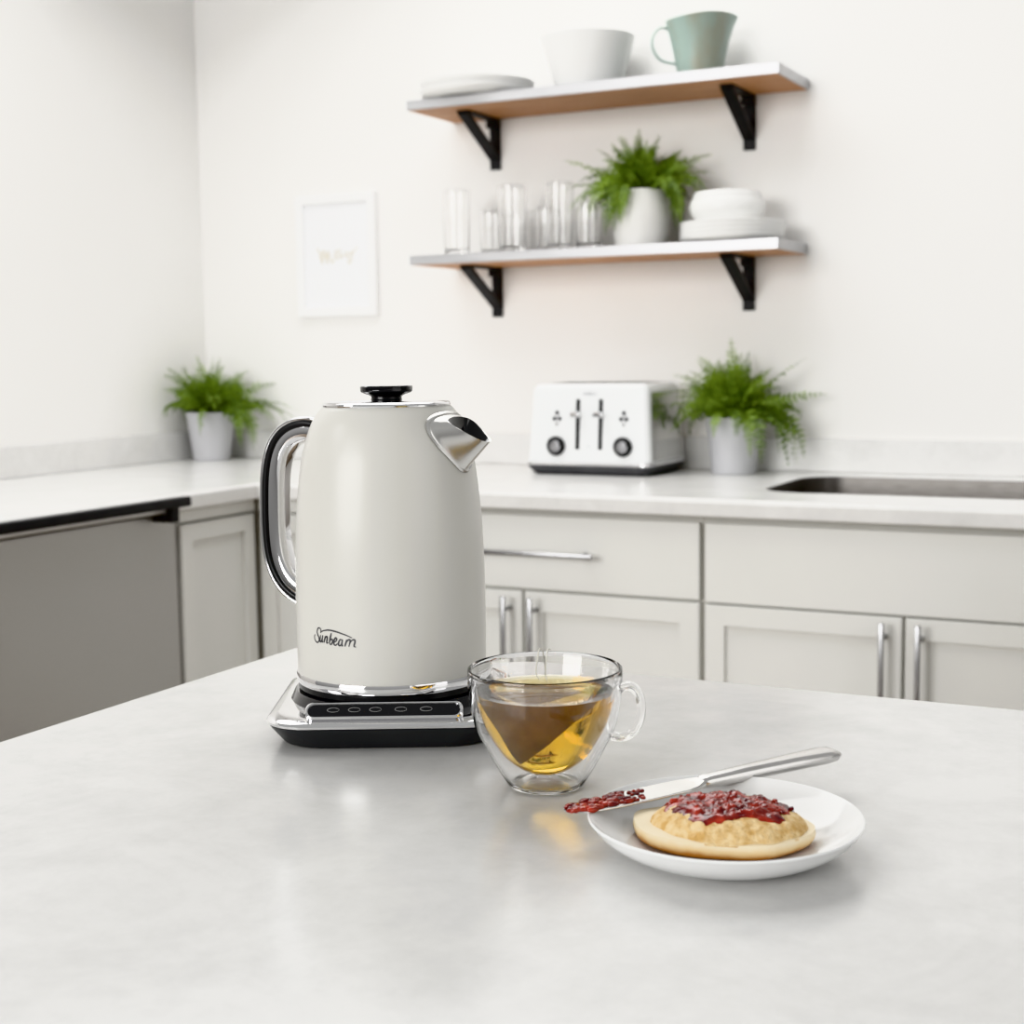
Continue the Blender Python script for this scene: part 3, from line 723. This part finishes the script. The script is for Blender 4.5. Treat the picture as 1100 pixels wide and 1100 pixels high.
# which way the section's b axis points: outwards is the side away from the body
t_mid = (path[36] - path[34]).normalized(); nb = t_mid.cross(Vector((0, 1, 0)))
sgn = 1 if nb.x < 0 else -1
obj('grip', sweep(bmesh.new(), gp, rsec(.0112, .0026, .0020, sgn * .0045), up=Vector((0, 1, 0))), M['grip'], hn, angle=50)
obj('spine', sweep(bmesh.new(), gp, rsec(.0102, .0016, .0014, sgn * .0082), up=Vector((0, 1, 0))), M['chrome'], hn, angle=50)
# word mark on the side of the body
def on_body(u, v):
    ph = radians(-109.5 + u * 30.6); z = .0722 + v * .0385
    r = body_r(z) + .00025
    return (r * cos(ph), r * sin(ph), z - Z0)
KEEP.add('word_mark')
obj('word_mark', word_mesh(on_body), M['logo'], kt, smooth=False)

# power base
pb = thing('kettle_power_base', 'square chrome and black kettle power base with touch panel on the island', 'kettle base', (KX, KY, ZI), radians(27))
obj('plinth', rr_loft([(.074, .0745, .034, 0), (.0775, .078, .034, .0012), (.0845, .0855, .033, .0125), (.0862, .0872, .032, .0162), (.080, .081, .03, .0164)], seg=12), M['plinth'], pb)
obj('deck', rr_loft([(.0855, .0865, .031, .0164), (.0870, .0882, .032, .0170), (.0872, .0884, .032, .0186), (.0855, .0867, .031, .0206), (.0815, .0827, .029, .0220), (.074, .075, .025, .0226)], seg=12), M['chrome'], pb)
obj('platform', blathe([(.0775, .0220), (.0765, .0232), (.0740, .0288), (.0730, .0298), (.066, .0302), (0, .0302)], seg=96), M['blackglass'], pb)
cp = bmesh.new()
def panel_loop(a, b, lift):
    out = []
    for x, s in rr_pts(a, b, min(b, .0055) - 1e-4, 8):
        y = -.0795 + s * .75; z = .0277 + s * .78
        n = Vector((0, -.72, .69))
        out.append(Vector((x, y, z)) + n * lift)
    return out
loft(cp, [panel_loop(.056, .0062, -.004), panel_loop(.056, .0062, .0014), panel_loop(.0552, .0056, .0022), panel_loop(.0542, .0048, .0022), panel_loop(.0538, .0045, .0014)], cap1=True)
pn = obj('control_panel', cp, [M['chrome'], M['blackglass']], pb)
for p in pn.data.polygons:
    if len(p.vertices) > 8 and p.index > 10: p.material_index = 1
def pmap(u, v):
    n = Vector((0, -.72, .69)); return Vector((u, -.0795 + v * .75, .0277 + v * .78)) + n * .0017
for cx in (-.036, -.021, -.006, .012, .030):
    bm = bmesh.new()
    ribbon(bm, [(cx + .0042 * cos(a), .0004 + .0016 * sin(a)) for a in [2 * pi * k / 12 for k in range(13)]], .0006, pmap, 2)
    obj('touch_icon', bm, M['icon'], pn, smooth=False)

# ------------------------------------------------------------------ glass cup of tea
CX, CY = -.4015, .8285
cup = thing('glass_cup', 'double-walled clear glass cup of tea on the island in front of the kettle', 'cup', (CX, CY, ZI + .0003), 0)
out_p = [(0, .0022), (.012, .0018), (.0195, .0004), (.0225, 0), (.0245, .0010), (.0275, .0055), (.0318, .0125), (.0385, .0250), (.0450, .0380), (.0482, .0510), (.0496, .0630), (.0500, .0720), (.0500, .0760)]
in_p = [(.0477, .0764), (.0468, .0715), (.0447, .0630), (.0417, .0510), (.0371, .0385), (.0302, .0264), (.0224, .0180), (.0130, .0120), (.006, .0099), (0, .0095)]
sm = lambda pr, n=4: [(max(p.x, 0), p.y) for p in spline([(r, z, 0) for r, z in pr], n)]
po, pi_ = sm(out_p), sm(in_p)
rim = [(.0497, .0772), (.0489, .0778), (.0481, .0772)]
bm = blathe(po + rim + pi_, seg=96)
# the air gap between the two walls, as a closed inner surface facing the other way
tw = .0013
go = [(0, .0046), (.012, .0042), (.0205, .0026), (.0232, .0030), (.0262, .0068), (.0304, .0135), (.0371, .0258), (.0436, .0385), (.0468, .0512), (.0482, .0630), (.0488, .0700), (.0490, .0745)]
gi = [(.0487, .0745), (.0477, .0702), (.0458, .0628), (.0429, .0507), (.0383, .0378), (.0313, .0254), (.0233, .0168), (.0136, .0107), (.006, .0085), (0, .0081)]
bmesh.ops.recalc_face_normals(bm, faces=bm.faces[:])
g2 = blathe(sm(go) + sm(gi), seg=96)
bmesh.ops.recalc_face_normals(g2, faces=g2.faces[:]); bmesh.ops.reverse_faces(g2, faces=g2.faces[:])
tmp = bpy.data.meshes.new('t'); g2.to_mesh(tmp); g2.free(); bm.from_mesh(tmp); bpy.data.meshes.remove(tmp)
KEEP.add('double_wall')
obj('double_wall', bm, M['glass'], cup)
ha = radians(14)
hv = Vector((cos(ha), sin(ha), 0))
hpts = [hv * r_ + Vector((0, 0, z_)) for r_, z_ in ((.0486, .0655), (.0540, .0675), (.0592, .0648), (.0622, .0570), (.0615, .0460), (.0568, .0375), (.0500, .0340), (.0438, .0345))]
obj('handle', sweep(bmesh.new(), spline([tuple(p) for p in hpts], 7), [(.0052 * cos(a), .0030 * sin(a)) for a in [2 * pi * k / 14 for k in range(14)]], up=Vector((-hv.y, hv.x, 0))), M['glass'], cup)
# tea
tea_p = [(r + .00015, z) for r, z in sm(in_p) if z <= .0627]
tp = [(0, .0620), (.030, .0620), (.0425, .0622)] + [(tea_p[0][0], .0627)] + tea_p[1:-1] + [(0, .00935)]
tea = obj('tea', blathe(tp, seg=96), M['tea'], None, loc=(CX, CY, ZI + .0003)); tag(tea, 'amber black tea filling the glass cup', 'tea')
# tea bag (pyramid of gauze) and its string over the rim
tb = thing('tea_bag', 'brown gauze pyramid tea bag steeping in the glass cup', 'tea bag', (CX, CY, ZI + .0003), 0)
bm = bmesh.new()
rv, vv = Vector((.90, .436, 0)), Vector((-.436, .90, 0))
base = [rv * .027 + Vector((0, 0, .0590)), rv * .002 + vv * .022 + Vector((0, 0, .0560)), rv * -.034 + Vector((0, 0, .0585)), rv * -.013 - vv * .004 + Vector((0, 0, .0215))]
vs = [bm.verts.new(p) for p in base]
for f in ((0, 1, 2), (0, 3, 1), (1, 3, 2), (2, 3, 0)): bm.faces.new([vs[i] for i in f])
bmesh.ops.subdivide_edges(bm, edges=bm.edges[:], cuts=5, use_grid_fill=True)
cen = Vector((.002, -.004, .049))
rnd = random.Random(3)
for v in bm.verts:
    v.co = cen + (v.co - cen) * (1.0 - .0) + Vector((rnd.uniform(-1, 1), rnd.uniform(-1, 1), rnd.uniform(-1, 1))) * .0006
    v.co += (Vector((0, 0, 0)))
obj('gauze', bm, M['bag'], tb, angle=60)
dv = Vector((-.47, .88, 0)).normalized(); sd = Vector((.88, .47, 0))
sp1 = [dv * .020 + Vector((0, 0, .0585)) + sd * .004, dv * .036 + Vector((0, 0, .064)) - sd * .004, dv * .044 + Vector((0, 0, .0735)) - sd * .003, dv * .0472 + Vector((0, 0, .0788)) - sd * .002, dv * .0503 + Vector((0, 0, .0788)), dv * .0513 + Vector((0, 0, .070)) + sd * .002, dv * .0508 + Vector((0, 0, .056)) + sd * .002]
bm = sweep(bmesh.new(), spline([tuple(p) for p in sp1], 6), circle_sec(.0004, 6), up=sd)
sp2 = [p + sd * (.006 if k > 0 else 0) for k, p in enumerate(sp1)]
sweep(bm, spline([tuple(p) for p in sp2[:5]], 6), circle_sec(.0004, 6), up=sd)
obj('string', bm, M['string'], tb)

# ------------------------------------------------------------------ plate, muffin, knife
PX, PY = -.256, .757
PR = .0768
prp = [(0, .0030), (.040, .0020), (.0425, 0), (.0460, 0), (.0490, .0012), (.0600, .0055), (.0700, .0120), (.0755, .0185), (PR, .0204), (.0760, .0212), (.0745, .0200), (.068, .0146), (.058, .0092), (.047, .0062), (.030, .0052), (0, .0050)]
sp_plate = tag(obj('side_plate', blathe([(max(p.x, 0), p.y) for p in spline([(a, b, 0) for a, b in prp], 3)], seg=128), M['plate'], loc=(PX, PY, ZI)), 'small shallow white plate holding the muffin on the island', 'plate')

MU = thing('english_muffin', 'half an english muffin spread with red jam on the plate', 'muffin', (PX - .0015, PY - .001, ZI + .0052), radians(-19 + 28))
def wob(x, y, z, s):
    from mathutils import noise
    return noise.noise(Vector((x * s, y * s, z * s)))
from mathutils import noise as MN
MA, MB = .0490, .0375
pr = [(0, .0), (.75, .0002), (.90, .0016), (.975, .0036), (1.0, .0066), (.998, .0088), (.985, .0103), (.955, .0108), (.5, .0110), (0, .0110)]
bm = lathe(bmesh.new(), [(r, z) for r, z in [(p.x, p.y) for p in spline([(a, b * 10, 0) for a, b in pr], 3)]], seg=90)
for v in bm.verts:
    v.co.z /= 10
    r = math.hypot(v.co.x, v.co.y); a = math.atan2(v.co.y, v.co.x)
    k = 1 + .03 * sin(2 * a + 1) + .018 * sin(5 * a) + .03 * MN.noise(Vector((cos(a) * 2, sin(a) * 2, v.co.z * 60)))
    v.co.x *= MA * k; v.co.y *= MB * k
    v.co.z += .0012 * MN.noise(Vector((v.co.x * 60, v.co.y * 60, 1))) * (v.co.z / .014)
obj('crust', bm, M['crust'], MU, angle=60)
def height(x, y):
    q = (x / (.0462)) ** 2 + ((y - .002) / (.0355)) ** 2
    return .0130 + .0125 * max(0, 1 - q ** 1.9) ** .75 if q < 1 else .0130
NU, NR = 120, 36
bm = bmesh.new(); rings = []
for j in range(NR + 1):
    f = j / NR; row = []
    for i in range(NU):
        a = 2 * pi * i / NU; k = 1 + .03 * MN.noise(Vector((cos(a) * 3, sin(a) * 3, 4)))
        x, y = .0040 + .0438 * f * cos(a) * k, .0005 + .0358 * f * sin(a) * k
        z = .0095 + .0115 * (max(0, 1 - f ** 4.6)) ** .62
        nz = MN.noise(Vector((x * 220, y * 220, 2))) * .0011 + MN.noise(Vector((x * 520, y * 520, 7))) * .0007
        row.append(bm.verts.new((x, y, z + nz * (1 - f ** 6))) if j else None)
        if j == 0:
            row = [bm.verts.new((.0040, .0005, .0210))]; break
    rings.append(row)
for i in range(NU): bm.faces.new((rings[0][0], rings[1][i], rings[1][(i + 1) % NU]))
for a, b in zip(rings[1:], rings[2:]):
    for i in range(NU):
        j = (i + 1) % NU; bm.faces.new((a[i], b[i], b[j], a[j]))
obj('crumb', bm, M['sponge'], MU, angle=80)
# jam: an irregular lumpy layer over the crumb
bm = bmesh.new(); rings = []
NU, NR = 140, 40
def crumb_z(x, y):
    f = math.sqrt(((x - .0040) / .0438) ** 2 + ((y - .0005) / .0358) ** 2)
    return .0095 + .0115 * (max(0, 1 - min(f, 1) ** 4.6)) ** .62
for j in range(NR + 1):
    f = j / NR; row = []
    for i in range(NU):
        a = 2 * pi * i / NU
        edge = .90 + .10 * MN.noise(Vector((cos(a) * 2.2, sin(a) * 2.2, 9))) + .10 * MN.noise(Vector((cos(a) * 6, sin(a) * 6, 3)))
        front_cut = max(0, -sin(a - .1)) * (.09 + .12 * sin(a * 5 + 1)) + .16 * max(0, -sin(a)) * max(0, cos(a))
        e = min(.97, edge - front_cut)
        x, y = .0025 + .0432 * e * f * cos(a), .0025 + .0345 * e * f * sin(a)
        n1 = MN.noise(Vector((x * 130, y * 130, 5))); n2 = MN.noise(Vector((x * 300, y * 300, 8))); n3 = MN.noise(Vector((x * 650, y * 650, 2)))
        th = (.0016 + .0024 * n1 + .0020 * abs(n2) + .0006 * n3) * (1 - f ** 6) - .0006 * f ** 6
        row.append(bm.verts.new((x, y, crumb_z(x, y) + th)))
        if j == 0: row = [row[0]]; break
    rings.append(row)
for i in range(NU): bm.faces.new((rings[0][0], rings[1][i], rings[1][(i + 1) % NU]))
for a, b in zip(rings[1:], rings[2:]):
    for i in range(NU):
        j = (i + 1) % NU; bm.faces.new((a[i], b[i], b[j], a[j]))
rnd = random.Random(8)
for k in range(40):      # soft seedy lumps
    a = rnd.uniform(0, 2 * pi); f = math.sqrt(rnd.random()) * .84
    x, y = .0025 + .0432 * f * cos(a), .0035 + .0345 * f * sin(a) * (.72 if sin(a) < 0 else .95)
    r = rnd.uniform(.0006, .0015)
    s_ = bmesh.ops.create_icosphere(bm, subdivisions=2, radius=r)
    for v in s_['verts']:
        v.co = Vector((v.co.x * 1.3, v.co.y * 1.2, v.co.z * .9)) * (1 + .45 * MN.noise(v.co * 700 + Vector((k, 0, 0)))) + Vector((x, y, crumb_z(x, y) + .0014))
obj('jam', bm, M['jam'], MU, angle=80)

# knife: lies across the plate's rim, blade tip out on the left
k0, k1 = Vector((-.3375, .7225, ZI + .0217)), Vector((-.2300, .8985, ZI + .0232))
kd = k1 - k0; KL = kd.length
kn = thing('butter_knife', 'steel butter knife with jam on its blade resting across the plate', 'knife', tuple(k0), math.atan2(kd.y, kd.x))
tilt = math.asin(kd.z / KL)
kn.rotation_euler = (radians(5), -tilt, math.atan2(kd.y, kd.x))
def strip(secs):      # (x, half width, half thickness, y offset)
    bm = bmesh.new()
    return loft(bm, [[(x, yo + a, b) for a, b in rr_pts(w, h, min(w, h) * .95, 4)] for x, w, h, yo in secs])
obj('blade', strip([(0, .0015, .0004, .002), (.003, .0042, .0006, .001), (.010, .0070, .0007, 0), (.03, .0088, .0008, 0), (.06, .0090, .0009, 0), (.082, .0086, .0010, 0), (.090, .0072, .0013, 0), (.096, .0048, .0022, 0), (.100, .0042, .0028, 0)]), M['knifesteel'], kn, angle=50)
obj('handle', strip([(.0955, .0030, .0022, 0), (.097, .0046, .0032, 0), (.101, .0052, .0036, 0), (.13, .0058, .0042, 0), (.17, .0070, .0042, 0), (.195, .0080, .0038, 0), (.202, .0074, .0034, 0), (KL, .0050, .0018, 0)]), M['steel'], kn, angle=50)
bm = bmesh.new(); rnd = random.Random(4)
for k in range(110):
    x = rnd.uniform(.001, .058) ; w = .0065 if x > .01 else .004
    if x > .04 and rnd.random() < .5: continue
    y = rnd.uniform(-w, w); r = rnd.uniform(.0009, .0024) * (1 if x < .042 else .6)
    s = bmesh.ops.create_icosphere(bm, subdivisions=2, radius=r)
    for v in s['verts']:
        v.co = Vector((v.co.x * 1.7, v.co.y * 1.1, v.co.z * .75)) * (1 + .4 * MN.noise(v.co * 450 + Vector((k, 3, 0)))) + Vector((x, y, .0012))
obj('jam_smear', bm, M['jam'], kn, angle=80)

# ------------------------------------------------------------------ camera
yaw, pitch, roll = radians(27.08), radians(6.286), radians(-.798)
fwd = Vector((-sin(yaw) * cos(pitch), cos(yaw) * cos(pitch), -sin(pitch)))
right = Vector((cos(yaw), sin(yaw), 0)); up = right.cross(fwd)
r2 = right * cos(roll) + up * sin(roll); u2 = -right * sin(roll) + up * cos(roll)
cam = bpy.data.cameras.new('camera'); co = bpy.data.objects.new('camera', cam); COL.objects.link(co)
co.matrix_world = Matrix(((r2.x, u2.x, -fwd.x, 0), (r2.y, u2.y, -fwd.y, 0), (r2.z, u2.z, -fwd.z, 1.18), (0, 0, 0, 1)))
cam.sensor_width = 36; cam.lens = 1563.04 / 1100 * 36; cam.clip_start = .02
cam.dof.use_dof = True; cam.dof.focus_distance = 1.0; cam.dof.aperture_fstop = 11
scn.camera = co

# ------------------------------------------------------------------ light
def area(name, loc, target, sx, sy, power, col=(1, 1, 1)):
    l = bpy.data.lights.new(name, 'AREA'); l.shape = 'ELLIPSE' if 'overhead' in name else 'RECTANGLE'; l.size = sx; l.size_y = sy; l.energy = power; l.color = col
    o = bpy.data.objects.new(name, l); COL.objects.link(o); o.location = loc
    o.rotation_euler = (Vector(target) - Vector(loc)).to_track_quat('-Z', 'Y').to_euler(); return o
area('window_light', (-2.3, -4.2, 2.2), (-1.5, 3.0, 1.5), 3.0, 2.2, 235, (1, .995, .98))
area('overhead_softbox', (-1.6, 2.15, 2.72), (-1.0, 1.5, .9), 2.2, 1.7, 44, (1, 1, .99))
area('key_softbox', (-1.86, -.2, 2.1), (-.56, 1.0, 1.05), .5, .5, 3.5, (1, .995, .98))
area('right_fill', (1.6, .5, 1.6), (-.5, 1.0, 1.0), 1.6, 1.4, 10, (1, .99, .97))
w = bpy.data.worlds.new('world'); scn.world = w; w.use_nodes = True
nt = w.node_tree; bg = nt.nodes['Background']
tc = nt.nodes.new('ShaderNodeTexCoord'); sp = nt.nodes.new('ShaderNodeSeparateXYZ'); rp = nt.nodes.new('ShaderNodeValToRGB')
mr = nt.nodes.new('ShaderNodeMapRange'); mr.inputs['From Min'].default_value = -1; mr.inputs['From Max'].default_value = 1
nt.links.new(tc.outputs['Generated'], sp.inputs[0]); nt.links.new(sp.outputs['Z'], mr.inputs['Value']); nt.links.new(mr.outputs['Result'], rp.inputs['Fac']); nt.links.new(rp.outputs['Color'], bg.inputs['Color'])
e = rp.color_ramp.elements; e[0].position = .34; e[0].color = (.13, .125, .12, 1); e[1].position = .74; e[1].color = (.62, .62, .61, 1)
k = e.new(.50); k.color = (.46, .455, .445, 1)
bg.inputs['Strength'].default_value = .70
scn.view_settings.view_transform = 'Khronos PBR Neutral'
scn.view_settings.look = 'None'
scn.view_settings.exposure = 0.06
scn.cycles.use_denoising = True
scn.cycles.caustics_reflective = False
scn.cycles.max_bounces = 16
scn.cycles.transmission_bounces = 14
scn.cycles.transparent_max_bounces = 14
